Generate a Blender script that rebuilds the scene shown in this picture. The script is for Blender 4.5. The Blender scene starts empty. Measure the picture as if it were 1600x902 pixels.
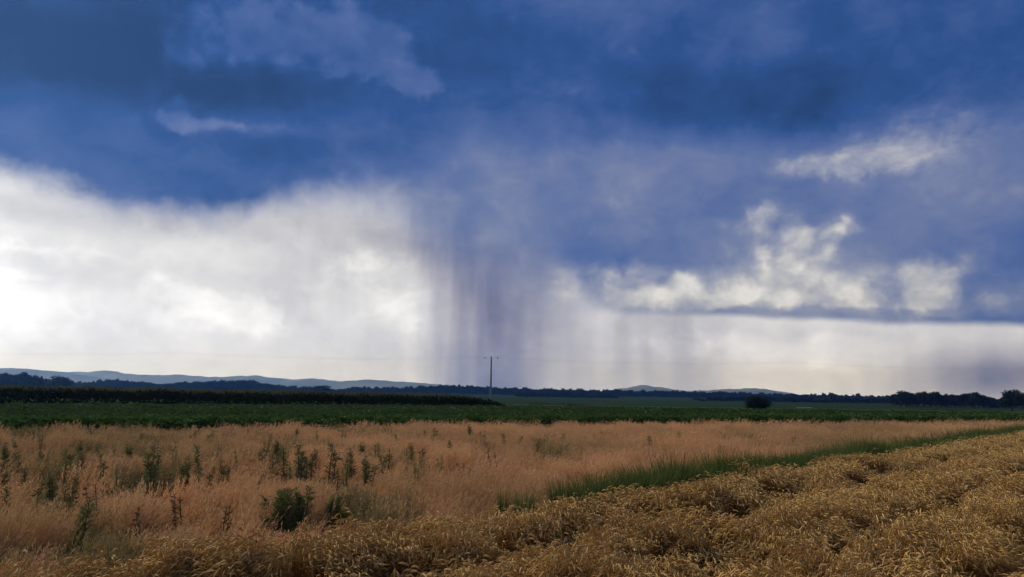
import bpy, math, random
import numpy as np
from mathutils import Vector, Matrix, Euler, noise

random.seed(7)
rng = np.random.default_rng(7)
sc = bpy.context.scene
COL = sc.collection
R = math.radians

# ------------------------------------------------------------------ camera
EYE = Vector((0.0, 0.0, 2.6))
FPX = 1300.0                                   # focal length in photograph pixels (1600 wide)
PITCH = math.atan(161.0 / FPX)
ROLL = math.atan(0.0145)
_f = Vector((0, math.cos(PITCH), math.sin(PITCH)))
_r0, _u0 = Vector((1, 0, 0)), Vector((0, -math.sin(PITCH), math.cos(PITCH)))
_r = _r0 * math.cos(ROLL) + _u0 * math.sin(ROLL)
_u = -_r0 * math.sin(ROLL) + _u0 * math.cos(ROLL)
cam_d = bpy.data.cameras.new('camera')
cam = bpy.data.objects.new('camera', cam_d)
COL.objects.link(cam)
cam_d.sensor_width = 36.0
cam_d.lens = 36.0 * FPX / 1600.0
cam_d.clip_start, cam_d.clip_end = 0.1, 40000.0
m = Matrix.Identity(4)
for i in range(3):
    m[i][0], m[i][1], m[i][2], m[i][3] = _r[i], _u[i], -_f[i], EYE[i]
cam.matrix_world = m
sc.camera = cam


def ray(px, py):
    return (_f * FPX + _r * (px - 800.0) + _u * (451.0 - py)).normalized()


def sky_deg(px, py):
    d = ray(px, py)
    return math.degrees(math.atan2(d.x, d.y)), math.degrees(math.asin(d.z))


def on_plane(px, py, z):
    d = ray(px, py)
    return EYE + d * ((z - EYE.z) / d.z)


def at_depth(px, py, y):
    d = ray(px, py)
    return EYE + d * (y / d.y)


def lin(r, g, b):
    return tuple((c / 255 / 12.92 if c / 255 <= 0.04045 else ((c / 255 + 0.055) / 1.055) ** 2.4) for c in (r, g, b)) + (1.0,)


# ------------------------------------------------------------------ render settings
sc.view_settings.view_transform = 'Standard'
sc.view_settings.look = 'None'
sc.view_settings.gamma = 1.0
sc.view_settings.use_curve_mapping = False
sc.view_settings.exposure = 0.92
sc.cycles.max_bounces = 4
sc.cycles.diffuse_bounces = 3
sc.cycles.transmission_bounces = 3
sc.cycles.volume_bounces = 0
sc.cycles.transparent_max_bounces = 6

# ------------------------------------------------------------------ world: storm sky
SUN_EL, SUN_AZ = 36.0, -52.0        # degrees; azimuth clockwise from +Y (the view direction)
world = bpy.data.worlds.new('World')
sc.world = world
world.use_nodes = True
WN, WL = world.node_tree.nodes, world.node_tree.links
WN.clear()


class S:
    """a float socket with arithmetic"""
    def __init__(self, sock): self.s = sock
    def _op(self, op, *args, clamp=False): return math_node(op, self, *args, clamp=clamp)
    def __add__(self, o): return math_node('ADD', self, o)
    __radd__ = __add__
    def __sub__(self, o): return math_node('SUBTRACT', self, o)
    def __rsub__(self, o): return math_node('SUBTRACT', o, self)
    def __mul__(self, o): return math_node('MULTIPLY', self, o)
    __rmul__ = __mul__
    def __truediv__(self, o): return math_node('DIVIDE', self, o)


def put(sock, v):
    if isinstance(v, S): WL.new(v.s, sock)
    elif hasattr(v, 'links'): WL.new(v, sock)
    else: sock.default_value = v


def math_node(op, *args, clamp=False):
    n = WN.new('ShaderNodeMath'); n.operation = op; n.use_clamp = clamp
    for i, a in enumerate(args): put(n.inputs[i], a)
    return S(n.outputs[0])


def vmath(op, *args, out=0):
    n = WN.new('ShaderNodeVectorMath'); n.operation = op
    for i, a in enumerate(args): put(n.inputs[i], a)
    return n.outputs[out]


def comb(x, y, z):
    n = WN.new('ShaderNodeCombineXYZ')
    for i, a in enumerate((x, y, z)): put(n.inputs[i], a)
    return n.outputs[0]


def sep(v):
    n = WN.new('ShaderNodeSeparateXYZ'); put(n.inputs[0], v)
    return [S(o) for o in n.outputs]


def noise_node(vec, scale, detail=4.0, rough=0.55, color=False, dist=0.0):
    n = WN.new('ShaderNodeTexNoise')
    put(n.inputs['Vector'], vec)
    n.inputs['Scale'].default_value = scale
    n.inputs['Detail'].default_value = detail
    n.inputs['Roughness'].default_value = rough
    n.inputs['Distortion'].default_value = dist
    return n.outputs['Color'] if color else S(n.outputs['Fac'])


def smooth(x, a, b):
    n = WN.new('ShaderNodeMapRange'); n.interpolation_type = 'SMOOTHSTEP'
    put(n.inputs[0], x)
    for i, v in enumerate((a, b, 0.0, 1.0)): put(n.inputs[1 + i], v)
    return S(n.outputs[0])


def ramp(x, stops):
    n = WN.new('ShaderNodeValToRGB'); put(n.inputs[0], x)
    cr = n.color_ramp
    while len(cr.elements) < len(stops): cr.elements.new(0.5)
    for e, (p, c) in zip(cr.elements, stops): e.position, e.color = p, lin(*c)
    return n.outputs[0]


def mixc(f, a, b):
    n = WN.new('ShaderNodeMix'); n.data_type = 'RGBA'
    put(n.inputs[0], f); put(n.inputs[6], a); put(n.inputs[7], b)
    return n.outputs[2]


def curve(x, pts, lo, hi):
    """float curve through (u, value), u in lo..hi and value 0..1"""
    n = WN.new('ShaderNodeFloatCurve')
    c = n.mapping.curves[0]
    pts = sorted(((u - lo) / (hi - lo), v) for u, v in pts)
    pts = [(0.0, pts[0][1])] + pts + [(1.0, pts[-1][1])]
    while len(c.points) < len(pts): c.points.new(0.5, 0.5)
    for p, (u, v) in zip(c.points, pts): p.location = (u, v)
    n.mapping.update()
    put(n.inputs['Value'], math_node('MULTIPLY_ADD', x, 1 / (hi - lo), -lo / (hi - lo), clamp=True))
    n.inputs['Factor'].default_value = 1.0
    return S(n.outputs[0])


DPX = 57.2958 / FPX                                    # degrees per photograph pixel
tc = WN.new('ShaderNodeTexCoord')
dirv = vmath('NORMALIZE', tc.outputs['Generated'])
dx, dy, dz = sep(dirv)
U = math_node('ARCTAN2', dx, dy) * 57.2958
V = math_node('ARCSINE', dz) * 57.2958
deg3 = vmath('SCALE', dirv); put(deg3.node.inputs[3], 57.2958)
w1 = vmath('MULTIPLY_ADD', noise_node(deg3, 0.16, 2.0, 0.5, color=True), (3.4, 2.2, 0.0), (-1.7, -1.1, 0.0))
w2 = vmath('MULTIPLY_ADD', noise_node(deg3, 0.75, 3.0, 0.6, color=True), (1.3, 1.3, 0.0), (-0.65, -0.65, 0.0))
uv = vmath('ADD', comb(U, V, 0.0), vmath('ADD', w1, w2))
uw, vw, _z = sep(uv)
uv_soft = vmath('ADD', comb(U, V, 0.0), vmath('MULTIPLY', w1, (0.35, 0.35, 0.0)))


def blob_sum(coords, table):
    tot = None
    for (px, py, rx, ry, w) in table:
        cu, cv = sky_deg(px, py)
        iu, iv = 1 / (rx * DPX), 1 / (ry * DPX)
        q = vmath('MULTIPLY_ADD', coords, (iu, iv, 0.0), (-cu * iu, -cv * iv, 0.0))
        d = vmath('DOT_PRODUCT', q, q, out=1)
        g = math_node('POWER', 0.36788, S(d))
        tot = g * w if tot is None else math_node('MULTIPLY_ADD', g, w, tot)
    return tot


n_big = noise_node(deg3, 0.075, 2.0, 0.5)
n_mid = noise_node(vmath('MULTIPLY', deg3, (1.0, 1.0, 1.4)), 0.34, 5.0, 0.62, dist=0.35)
streak = noise_node(vmath('MULTIPLY', deg3, (1.0, 1.0, 0.05)), 0.62, 3.0, 0.55)
nm = n_mid - 0.5


def bank(table, lo, hi, amp):
    """a bank of cloud with a broken, fairly firm outline"""
    return smooth(blob_sum(uv, table) + nm * amp, lo, hi)


uv_puff = vmath('ADD', comb(U, V, 0.0), vmath('ADD', vmath('MULTIPLY', w1, (0.2, 0.2, 0.0)), vmath('MULTIPLY', w2, (0.8, 0.8, 0.0))))

vor = WN.new('ShaderNodeTexVoronoi'); vor.voronoi_dimensions = '2D'; vor.feature = 'SMOOTH_F1'
vor.inputs['Scale'].default_value = 0.40; vor.inputs['Smoothness'].default_value = 0.5; vor.inputs['Detail'].default_value = 1.0
put(vor.inputs['Vector'], vmath('ADD', uv_puff, vmath('MULTIPLY', w2, (0.4, 0.4, 0.0))))
billow = 0.45 - S(vor.outputs['Distance'])                  # rounded heads of cumulus

# storm cloud: brightness field
storm_t = blob_sum(uv, [
    (380, 200, 150, 12, .12), (400, 152, 125, 26, -.12), (120, 80, 170, 70, -.16), (50, 220, 140, 60, .12), (440, 80, 230, 100, -.12), (1090, 245, 150, 40, .07),
    (870, 90, 190, 60, -.05), (1150, 150, 200, 45, -.09), (1265, 190, 80, 26, -.12), (900, 5, 170, 30, .12),
    (1190, 60, 80, 35, .10), (900, 300, 230, 95, .25), (775, 390, 85, 100, .26), (1080, 370, 170, 80, .16), (740, 220, 60, 50, .08),
    (1520, 270, 190, 80, .20), (1390, 250, 130, 36, .10), (1420, 390, 240, 110, .15), (1320, 425, 130, 50, .10),
    (1010, 460, 150, 36, .40), (1180, 456, 100, 42, .30), (1345, 455, 130, 42, .16), (1000, 255, 300, 45, .07), (1120, 165, 250, 30, -.06), (1350, 493, 330, 13, .13), (580, 305, 130, 30, .26), (1570, 470, 90, 30, .20), (230, 310, 160, 30, .05)])
puff_left = smooth(blob_sum(uv_puff, [(420, 50, 170, 70, 1.0), (585, 65, 62, 62, .8), (650, 130, 52, 24, 1.0), (275, 150, 40, 60, .7), (330, 196, 70, 12, .7), (440, 200, 60, 9, .5), (405, 152, 120, 26, -.9)]) + nm * 0.7 + billow * 0.35, 0.32, 0.78)
wisp = smooth(blob_sum(uv, [(1460, 190, 70, 36, .8), (1400, 240, 95, 24, 1.0), (1285, 266, 60, 16, .9)]) + nm * 0.9, 0.10, 1.1)
cumulus = smooth(blob_sum(uv_puff, [
    (1200, 342, 50, 23, 1.0), (1226, 388, 54, 32, 1.1), (1310, 356, 44, 20, .7), (1240, 446, 70, 34, 1.1), (1340, 456, 95, 34, 1.1),
    (1462, 436, 38, 44, 1.0), (1412, 460, 60, 28, .8), (1056, 450, 52, 36, 1.0), (884, 452, 46, 34, .95), (965, 442, 60, 34, .6),
    (1150, 462, 50, 26, .5), (1550, 470, 70, 26, .35), (1345, 395, 34, 20, -.3), (1280, 420, 60, 9, -.35), (1320, 487, 240, 8, -.45)]) + nm * 0.45 + billow * 0.45, 0.0, 0.95)
storm_v = storm_t + 0.20 + nm * 0.30 + (n_big - 0.5) * 0.34 + puff_left * (0.17 + billow * 0.10) + wisp * (0.20 + nm * 0.4) + cumulus * (0.25 + nm * 0.40 + billow * 0.36)
storm_col = ramp(storm_v, [(0.0, (29, 58, 102)), (0.18, (44, 78, 137)), (0.36, (78, 101, 155)), (0.50, (106, 120, 161)),
                           (0.66, (143, 150, 174)), (0.82, (184, 186, 193)), (1.0, (221, 221, 223))])


# bright air and rain under the storm cloud
def shaft(x0, x1, soft):
    """a curtain of rain between two bearings"""
    u0, u1, w = sky_deg(x0, 520)[0], sky_deg(x1, 520)[0], soft * DPX
    return smooth(us, u0 - w, u0 + w) * (1.0 - smooth(us, u1 - w, u1 + w))


us = U + (streak - 0.5) * 1.8 + (sep(w1)[0]) * 0.5 + V * 0.05
veil = noise_node(vmath('MULTIPLY', deg3, (1.0, 1.0, 0.16)), 0.30, 2.0, 0.5)
rain = shaft(706, 850, 72) * (0.58 + (veil - 0.5) * 0.5) + shaft(860, 1125, 40) * veil * 0.34 + shaft(420, 760, 110) * veil * 0.26
rain = rain + blob_sum(uv_soft, [(735, 575, 40, 60, .10), (1600, 585, 130, 40, .44), (1530, 595, 80, 26, .18)])
low_s = blob_sum(uv, [(-20, 480, 100, 90, .16), (620, 470, 70, 70, .14),
                      (110, 420, 110, 30, -.06), (430, 440, 130, 40, -.05), (620, 385, 90, 24, -.24), (500, 350, 90, 18, -.10),
                      (1250, 555, 150, 36, .08), (150, 330, 170, 22, -.12), (330, 362, 120, 18, -.14),
                      (560, 325, 130, 26, .06), (1300, 515, 230, 10, -.05), (100, 530, 120, 26, -.06), (900, 470, 50, 40, .10)])
white = bank([(10, 480, 90, 55, 1.0), (40, 383, 70, 10, .7), (170, 390, 50, 14, .5), (240, 432, 26, 16, .7), (300, 470, 40, 26, .8), (330, 505, 110, 22, 1.0),
              (400, 480, 40, 30, .6), (560, 420, 60, 22, .6), (620, 470, 50, 40, .7), (1060, 530, 90, 20, .4), (1230, 560, 120, 24, .4)], 0.15, 1.25, 1.5)
east = smooth(U, -8.0, 12.0)
low_v = 0.72 - east * 0.12 + low_s + nm * 0.30 + white * (0.20 + billow * 0.14)
low_v = low_v - rain * math_node('MULTIPLY_ADD', streak, 0.45, 0.78) - (streak - 0.5) * smooth(U, -24.0, -10.0) * 0.16
low_col = ramp(low_v, [(0.0, (108, 106, 126)), (0.22, (142, 140, 153)), (0.45, (177, 176, 181)), (0.68, (214, 213, 213)),
                       (0.85, (238, 237, 236)), (1.0, (255, 255, 254))])

# lower edge of the storm cloud
EDGE = [(-200, 250), (0, 262), (100, 290), (200, 322), (300, 340), (380, 342), (430, 322), (500, 316), (580, 324), (640, 345),
        (690, 378), (740, 415), (790, 438), (850, 442), (900, 466), (960, 483), (1050, 488), (1200, 495), (1400, 503), (1600, 508), (1800, 512)]
edge_v = curve(U, [(sky_deg(x, y)[0], sky_deg(x, y)[1] / 30.0) for x, y in EDGE], -40.0, 40.0) * 30.0
hard = smooth(U, 3.0, 9.0)
v_edge = math_node('ADD', V, (vw - V) * (1.0 - hard * 0.78))
half = curve(U, [(sky_deg(x, 400)[0], h / 5.0) for x, h in [(-200, 1.3), (0, 1.3), (380, 1.3), (450, 1.9), (560, 2.2), (640, 3.2), (700, 4.4), (840, 4.4), (920, 1.4),
                                                            (1000, 0.45), (1600, 0.32), (1800, 0.3)]], -40.0, 40.0) * 5.0
cover = smooth(v_edge - edge_v, half * -1.0, half)
haze_boost = math_node('POWER', 0.36788, math_node('ABSOLUTE', V * 0.30))        # extra horizon brightness put into the sky to offset the haze
low_hdr = vmath('MULTIPLY', low_col, comb(1.06 + haze_boost * 0.08, 1.06 + haze_boost * 0.22, 1.06 + haze_boost * 0.70))
storm_sky = mixc(cover, low_hdr, storm_col)

# clear air of the sky model glows faintly through the cloud
nishita = WN.new('ShaderNodeTexSky')
nishita.sky_type = 'NISHITA'
nishita.sun_disc = False
nishita.sun_elevation = R(SUN_EL)
nishita.sun_rotation = R(SUN_AZ)
sky_bg = WN.new('ShaderNodeBackground')
put(sky_bg.inputs['Color'], nishita.outputs[0]); sky_bg.inputs['Strength'].default_value = 0.04
cloud_bg = WN.new('ShaderNodeBackground')
put(cloud_bg.inputs['Color'], storm_sky); cloud_bg.inputs['Strength'].default_value = 0.55
wmix = WN.new('ShaderNodeMixShader'); wmix.inputs[0].default_value = 0.985
WL.new(sky_bg.outputs[0], wmix.inputs[1]); WL.new(cloud_bg.outputs[0], wmix.inputs[2])
wout = WN.new('ShaderNodeOutputWorld'); WL.new(wmix.outputs[0], wout.inputs['Surface'])
world.cycles.sampling_method = 'MANUAL'
world.cycles.sample_map_resolution = 512

# ------------------------------------------------------------------ sun through the cloud
sun_d = bpy.data.lights.new('sun', 'SUN')
sun_d.energy = 1.5
sun_d.angle = R(16)
sun_d.color = (1.0, 0.92, 0.79)
sun = bpy.data.objects.new('sun', sun_d)
COL.objects.link(sun)
sdir = Vector((math.sin(R(SUN_AZ)) * math.cos(R(SUN_EL)), math.cos(R(SUN_AZ)) * math.cos(R(SUN_EL)), math.sin(R(SUN_EL))))
sun.rotation_euler = sdir.to_track_quat('Z', 'Y').to_euler()
sun.location = (0, 0, 60)
#SKYEND

# ------------------------------------------------------------------ helpers
def tag(o, label=None, cat=None, group=None, kind=None):
    if label: o['label'] = label
    if cat: o['category'] = cat
    if group: o['group'] = group
    if kind: o['kind'] = kind
    return o


def empty(name, loc, rz=0.0, scale=1.0):
    o = bpy.data.objects.new(name, None)
    COL.objects.link(o)
    o.location = loc; o.rotation_euler = (0, 0, rz); o.scale = (scale,) * 3 if not hasattr(scale, '__len__') else scale
    o.empty_display_size = 0.3
    return o


def mesh(name, v, f, mat, smooth_shade=False):
    me = bpy.data.meshes.new(name)
    me.from_pydata([tuple(p) for p in v], [], [tuple(q) for q in f])
    if mat: me.materials.append(mat)
    if smooth_shade: me.polygons.foreach_set('use_smooth', [True] * len(me.polygons))
    me.update()
    return me


def obj(name, me, parent=None, link=True):
    o = bpy.data.objects.new(name, me)
    if link: COL.objects.link(o)
    if parent: o.parent = parent
    return o


def material(name, c1, c2, rough=0.85, translucent=0.0, scale=1.0, obj_random=0.0, island=0.0, c3=None, patch=0.0, spec=0.15):
    """two-tone procedural material: world-space noise, plus a variation for each copy and each leaf"""
    mt = bpy.data.materials.new(name); mt.use_nodes = True
    N, L = mt.node_tree.nodes, mt.node_tree.links
    N.clear()
    out = N.new('ShaderNodeOutputMaterial')
    geo = N.new('ShaderNodeNewGeometry')
    tex = N.new('ShaderNodeTexNoise'); tex.inputs['Scale'].default_value = scale; tex.inputs['Detail'].default_value = 3
    L.new(geo.outputs['Position'], tex.inputs['Vector'])
    fac = tex.outputs['Fac']

    def mth(op, a, b, clamp=False):
        n = N.new('ShaderNodeMath'); n.operation = op; n.use_clamp = clamp
        for i, x in enumerate((a, b)):
            if hasattr(x, 'links'): L.new(x, n.inputs[i])
            else: n.inputs[i].default_value = x
        return n.outputs[0]
    fac = mth('MULTIPLY', mth('SUBTRACT', fac, 0.5), 2.2)
    if obj_random:
        oi = N.new('ShaderNodeObjectInfo')
        fac = mth('ADD', fac, mth('MULTIPLY', mth('SUBTRACT', oi.outputs['Random'], 0.5), obj_random * 2))
    if island:
        fac = mth('ADD', fac, mth('MULTIPLY', mth('SUBTRACT', geo.outputs['Random Per Island'], 0.5), island * 2))
    fac = mth('ADD', fac, 0.5, clamp=True)
    mx = N.new('ShaderNodeMix'); mx.data_type = 'RGBA'
    L.new(fac, mx.inputs[0]); mx.inputs[6].default_value = (*c1, 1); mx.inputs[7].default_value = (*c2, 1)
    colour = mx.outputs[2]
    if c3:
        t2 = N.new('ShaderNodeTexNoise'); t2.inputs['Scale'].default_value = patch; t2.inputs['Detail'].default_value = 4
        L.new(geo.outputs['Position'], t2.inputs['Vector'])
        mr = N.new('ShaderNodeMapRange'); mr.inputs[1].default_value = 0.45; mr.inputs[2].default_value = 0.68
        L.new(t2.outputs['Fac'], mr.inputs[0])
        m2 = N.new('ShaderNodeMix'); m2.data_type = 'RGBA'
        L.new(mr.outputs[0], m2.inputs[0]); L.new(colour, m2.inputs[6]); m2.inputs[7].default_value = (*c3, 1)
        colour = m2.outputs[2]
    bs = N.new('ShaderNodeBsdfPrincipled')
    L.new(colour, bs.inputs['Base Color'])
    bs.inputs['Roughness'].default_value = rough
    bs.inputs['Specular IOR Level'].default_value = spec
    surf = bs.outputs[0]
    if translucent:
        tr = N.new('ShaderNodeBsdfTranslucent'); L.new(colour, tr.inputs['Color'])
        ms = N.new('ShaderNodeMixShader'); ms.inputs[0].default_value = translucent
        L.new(surf, ms.inputs[1]); L.new(tr.outputs[0], ms.inputs[2]); surf = ms.outputs[0]
    L.new(surf, out.inputs['Surface'])
    return mt


def scatter(name, pts, rots, scales, idx, protos, label, cat, kind='stuff'):
    """one object that carries many small plants"""
    protos_col = bpy.data.collections.new(name + '_forms')
    for k, me in enumerate(protos):
        protos_col.objects.link(bpy.data.objects.new('%s_form_%02d' % (name, k), me))
    me = bpy.data.meshes.new(name)
    n = len(pts)
    me.vertices.add(n)
    me.vertices.foreach_set('co', np.asarray(pts, np.float32).ravel())
    for an, ty, arr, key in (('rot', 'FLOAT_VECTOR', rots, 'vector'), ('scl', 'FLOAT_VECTOR', scales, 'vector'), ('form', 'INT', idx, 'value')):
        at = me.attributes.new(an, ty, 'POINT')
        at.data.foreach_set(key, np.asarray(arr, np.int32 if ty == 'INT' else np.float32).ravel())
    me.materials.append(protos[0].materials[0])
    o = obj(name, me)
    ng = bpy.data.node_groups.new(name + '_scatter', 'GeometryNodeTree')
    ng.interface.new_socket('Geometry', in_out='INPUT', socket_type='NodeSocketGeometry')
    ng.interface.new_socket('Geometry', in_out='OUTPUT', socket_type='NodeSocketGeometry')
    gi, go = ng.nodes.new('NodeGroupInput'), ng.nodes.new('NodeGroupOutput')
    iop = ng.nodes.new('GeometryNodeInstanceOnPoints')
    ci = ng.nodes.new('GeometryNodeCollectionInfo')
    ci.inputs['Collection'].default_value = protos_col
    ci.inputs['Separate Children'].default_value = True
    ci.inputs['Reset Children'].default_value = True

    def attr(nm, ty):
        a = ng.nodes.new('GeometryNodeInputNamedAttribute'); a.data_type = ty; a.inputs['Name'].default_value = nm
        return a.outputs['Attribute']
    er = ng.nodes.new('FunctionNodeEulerToRotation')
    ng.links.new(attr('rot', 'FLOAT_VECTOR'), er.inputs[0])
    ng.links.new(gi.outputs[0], iop.inputs['Points'])
    ng.links.new(ci.outputs[0], iop.inputs['Instance'])
    iop.inputs['Pick Instance'].default_value = True
    ng.links.new(attr('form', 'INT'), iop.inputs['Instance Index'])
    ng.links.new(er.outputs[0], iop.inputs['Rotation'])
    ng.links.new(attr('scl', 'FLOAT_VECTOR'), iop.inputs['Scale'])
    ng.links.new(iop.outputs[0], go.inputs[0])
    md = o.modifiers.new('scatter', 'NODES'); md.node_group = ng
    return tag(o, label, cat, kind=kind)


def terrain(y):
    """the land falls gently from the fields into a wide shallow valley"""
    if y < 85: return 0.0
    if y < 400: return -4.0 * (y - 85) / 315.0
    return -4.0


def fbm(x, y, z=0.0, o=4):
    return noise.fractal(Vector((x, y, z)), 0.9, 2.1, o)      # roughly -1 .. 1


class Tri:
    """collects strips, leaves and bars into one mesh"""
    def __init__(self): self.v, self.f, self.m = [], [], []

    def strip(self, pts, widths, side, mi=0):
        b = len(self.v)
        for p, w in zip(pts, widths):
            self.v += [p - side * (w / 2), p + side * (w / 2)]
        for k in range(len(pts) - 1):
            self.f.append((b + 2 * k, b + 2 * k + 1, b + 2 * k + 3, b + 2 * k + 2)); self.m.append(mi)

    def leaf(self, p, d, n, L, w, mi=0, droop=0.0):
        """folded pointed leaf"""
        d = d.normalized(); s = d.cross(n)
        s = s.normalized() if s.length > 1e-4 else Vector((1, 0, 0))
        b = len(self.v)
        mid = p + d * (L * .5)
        tip = p + d * L + Vector((0, 0, -droop * L))
        self.v += [p, mid + s * (w / 2) + n * (w * .12), tip, mid - s * (w / 2) + n * (w * .12)]
        self.f += [(b, b + 1, b + 2), (b, b + 2, b + 3)]; self.m += [mi, mi]

    def spindle(self, pts, radii, mi=0, n=4):
        b = len(self.v)
        ax = (pts[-1] - pts[0]).normalized()
        s = ax.cross(Vector((.3, .9, .2))).normalized(); t = ax.cross(s)
        for p, r in zip(pts, radii):
            for k in range(n):
                a = 2 * math.pi * k / n
                self.v.append(p + s * (r * math.cos(a)) + t * (r * math.sin(a)))
        for q in range(len(pts) - 1):
            for k in range(n):
                self.f.append((b + q * n + k, b + q * n + (k + 1) % n, b + (q + 1) * n + (k + 1) % n, b + (q + 1) * n + k)); self.m.append(mi)

    def mesh(self, name, mats):
        me = mesh(name, self.v, self.f, None)
        for mt in mats: me.materials.append(mt)
        me.polygons.foreach_set('material_index', self.m)
        me.update()
        return me


def rnd(a, b): return random.uniform(a, b)


def rvec(): return Vector((random.gauss(0, 1), random.gauss(0, 1), random.gauss(0, 1))).normalized()


# ------------------------------------------------------------------ materials
M = {}
M['ground'] = material('far_field_green', (0.020, 0.040, 0.011), (0.032, 0.056, 0.017), scale=0.02, c3=(0.028, 0.036, 0.015), patch=0.004, spec=0.0)
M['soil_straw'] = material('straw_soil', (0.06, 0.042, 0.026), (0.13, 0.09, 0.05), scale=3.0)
M['soil_tan'] = material('tan_soil', (0.22, 0.13, 0.08), (0.30, 0.18, 0.11), scale=2.0)
M['soil_green'] = material('crop_soil', (0.05, 0.05, 0.025), (0.04, 0.07, 0.02), scale=0.6)
M['wheat_stalk'] = material('wheat_stalk', (0.37, 0.205, 0.055), (0.51, 0.31, 0.095), scale=0.5, obj_random=0.25, island=0.5, translucent=0.2)
M['wheat_ear'] = material('wheat_ear', (0.50, 0.295, 0.080), (0.74, 0.48, 0.165), scale=0.5, obj_random=0.3, island=0.7, translucent=0.12)
M['grass_tan'] = material('dry_grass', (0.56, 0.31, 0.135), (0.76, 0.46, 0.22), scale=0.25, obj_random=0.35, island=0.5, translucent=0.25, c3=(0.36, 0.24, 0.095), patch=0.10)
M['grass_head'] = material('dry_grass_head', (0.66, 0.38, 0.165), (0.84, 0.53, 0.26), scale=0.25, obj_random=0.35, island=0.5, translucent=0.25, c3=(0.44, 0.29, 0.12), patch=0.10)
M['grass_olive'] = material('olive_grass', (0.20, 0.17, 0.06), (0.34, 0.27, 0.11), scale=0.25, obj_random=0.35, island=0.5, translucent=0.25)
M['crop'] = material('crop_leaf', (0.048, 0.105, 0.018), (0.088, 0.165, 0.035), scale=0.15, obj_random=0.4, island=0.5, translucent=0.25)
M['crop_dull'] = material('crop_leaf_dull', (0.050, 0.090, 0.022), (0.078, 0.125, 0.036), scale=0.1, obj_random=0.4, island=0.5, translucent=0.25)
M['verge'] = material('verge_grass', (0.065, 0.11, 0.022), (0.14, 0.175, 0.045), scale=0.5, obj_random=0.4, island=0.5, translucent=0.3)
M['weed'] = material('weed_leaf', (0.13, 0.15, 0.045), (0.22, 0.23, 0.08), scale=0.5, obj_random=0.4, island=0.5, translucent=0.25)
M['weed_pale'] = material('pale_weed_leaf', (0.20, 0.21, 0.07), (0.30, 0.30, 0.11), scale=0.5, obj_random=0.3, island=0.5, translucent=0.3)
M['weed_bright'] = material('bright_weed_leaf', (0.09, 0.16, 0.03), (0.13, 0.21, 0.04), scale=0.5, obj_random=0.2, island=0.4, translucent=0.3)
M['weed_brown'] = material('brown_weed', (0.24, 0.145, 0.05), (0.34, 0.21, 0.08), scale=0.5, obj_random=0.4, island=0.5)
M['weed_stem'] = material('weed_stem', (0.10, 0.10, 0.05), (0.14, 0.12, 0.06), scale=1.0)
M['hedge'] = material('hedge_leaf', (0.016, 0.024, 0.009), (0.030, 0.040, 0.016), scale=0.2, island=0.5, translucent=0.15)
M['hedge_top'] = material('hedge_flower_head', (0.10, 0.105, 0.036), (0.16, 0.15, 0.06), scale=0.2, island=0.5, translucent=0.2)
M['tree_leaf'] = material('tree_leaf', (0.012, 0.020, 0.008), (0.028, 0.042, 0.016), scale=0.15, island=0.5, obj_random=0.3, translucent=0.2)
M['backlit_leaf'] = material('backlit_tree_leaf', (0.012, 0.018, 0.008), (0.024, 0.032, 0.013), scale=0.3, island=0.5, translucent=0.1)  # backlit darkness of the lone tree put into its leaf colour
M['bark'] = material('bark', (0.06, 0.045, 0.03), (0.10, 0.08, 0.055), scale=3.0)
M['hill'] = material('hazed_hill_forest', (0.09, 0.12, 0.10), (0.14, 0.17, 0.13), scale=0.01, c3=(0.22, 0.23, 0.16), patch=0.0016)  # paleness of distant haze put into the hill colour
M['pole'] = material('weathered_pole', (0.20, 0.18, 0.16), (0.30, 0.28, 0.25), scale=2.5, rough=0.8)
M['metal'] = material('dark_metal', (0.06, 0.06, 0.06), (0.10, 0.10, 0.10), scale=4.0, rough=0.5, spec=0.5)
M['porcelain'] = material('brown_insulator', (0.07, 0.035, 0.025), (0.10, 0.05, 0.035), scale=6.0, rough=0.25, spec=0.5)
M['pale'] = material('pale_strip', (0.30, 0.29, 0.24), (0.42, 0.40, 0.33), scale=0.3)
M['stubble'] = material('stubble', (0.10, 0.085, 0.045), (0.14, 0.11, 0.06), scale=0.05)

# ------------------------------------------------------------------ ground
YB = [-120, -40, 0, 30, 60, 85, 120, 180, 260, 400, 600, 900, 1500, 2500, 4000, 5600, 7000]
XB = [-6500, -4000, -2000, -1000, -500, -250, -120, -60, -20, 20, 60, 120, 250, 500, 1000, 2000, 4000, 6500]
gv = [(x, y, terrain(y)) for y in YB for x in XB]
nx = len(XB)
gf = [(j * nx + i, j * nx + i + 1, (j + 1) * nx + i + 1, (j + 1) * nx + i) for j in range(len(YB) - 1) for i in range(nx - 1)]
tag(obj('ground', mesh('ground', gv, gf, M['ground'])), 'wide flat green farmland reaching to the woods and hills', 'ground', kind='structure')


def clip_poly(poly, y0, y1):
    """part of a convex polygon between two y lines"""
    for lim, sgn in ((y0, 1), (y1, -1)):
        out = []
        for a, b in zip(poly, poly[1:] + poly[:1]):
            ia, ib = (a[1] - lim) * sgn >= 0, (b[1] - lim) * sgn >= 0
            if ia: out.append(a)
            if ia != ib:
                t = (lim - a[1]) / (b[1] - a[1]); out.append((a[0] + t * (b[0] - a[0]), lim))
        poly = out
        if not poly: return []
    return poly


def field_sheet(name, poly, mat, lift, label):
    v, f = [], []
    ys = [-1e4] + [y for y in YB] + [1e5]
    for a, b in zip(ys, ys[1:]):
        q = clip_poly(list(poly), a, b)
        if len(q) < 3: continue
        base = len(v)
        v += [(x, y, terrain(y) + lift) for x, y in q]
        f.append(tuple(range(base, base + len(q))))
    me = mesh(name, v, f, mat)
    return tag(obj(name, me), label, 'field', kind='structure')


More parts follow.
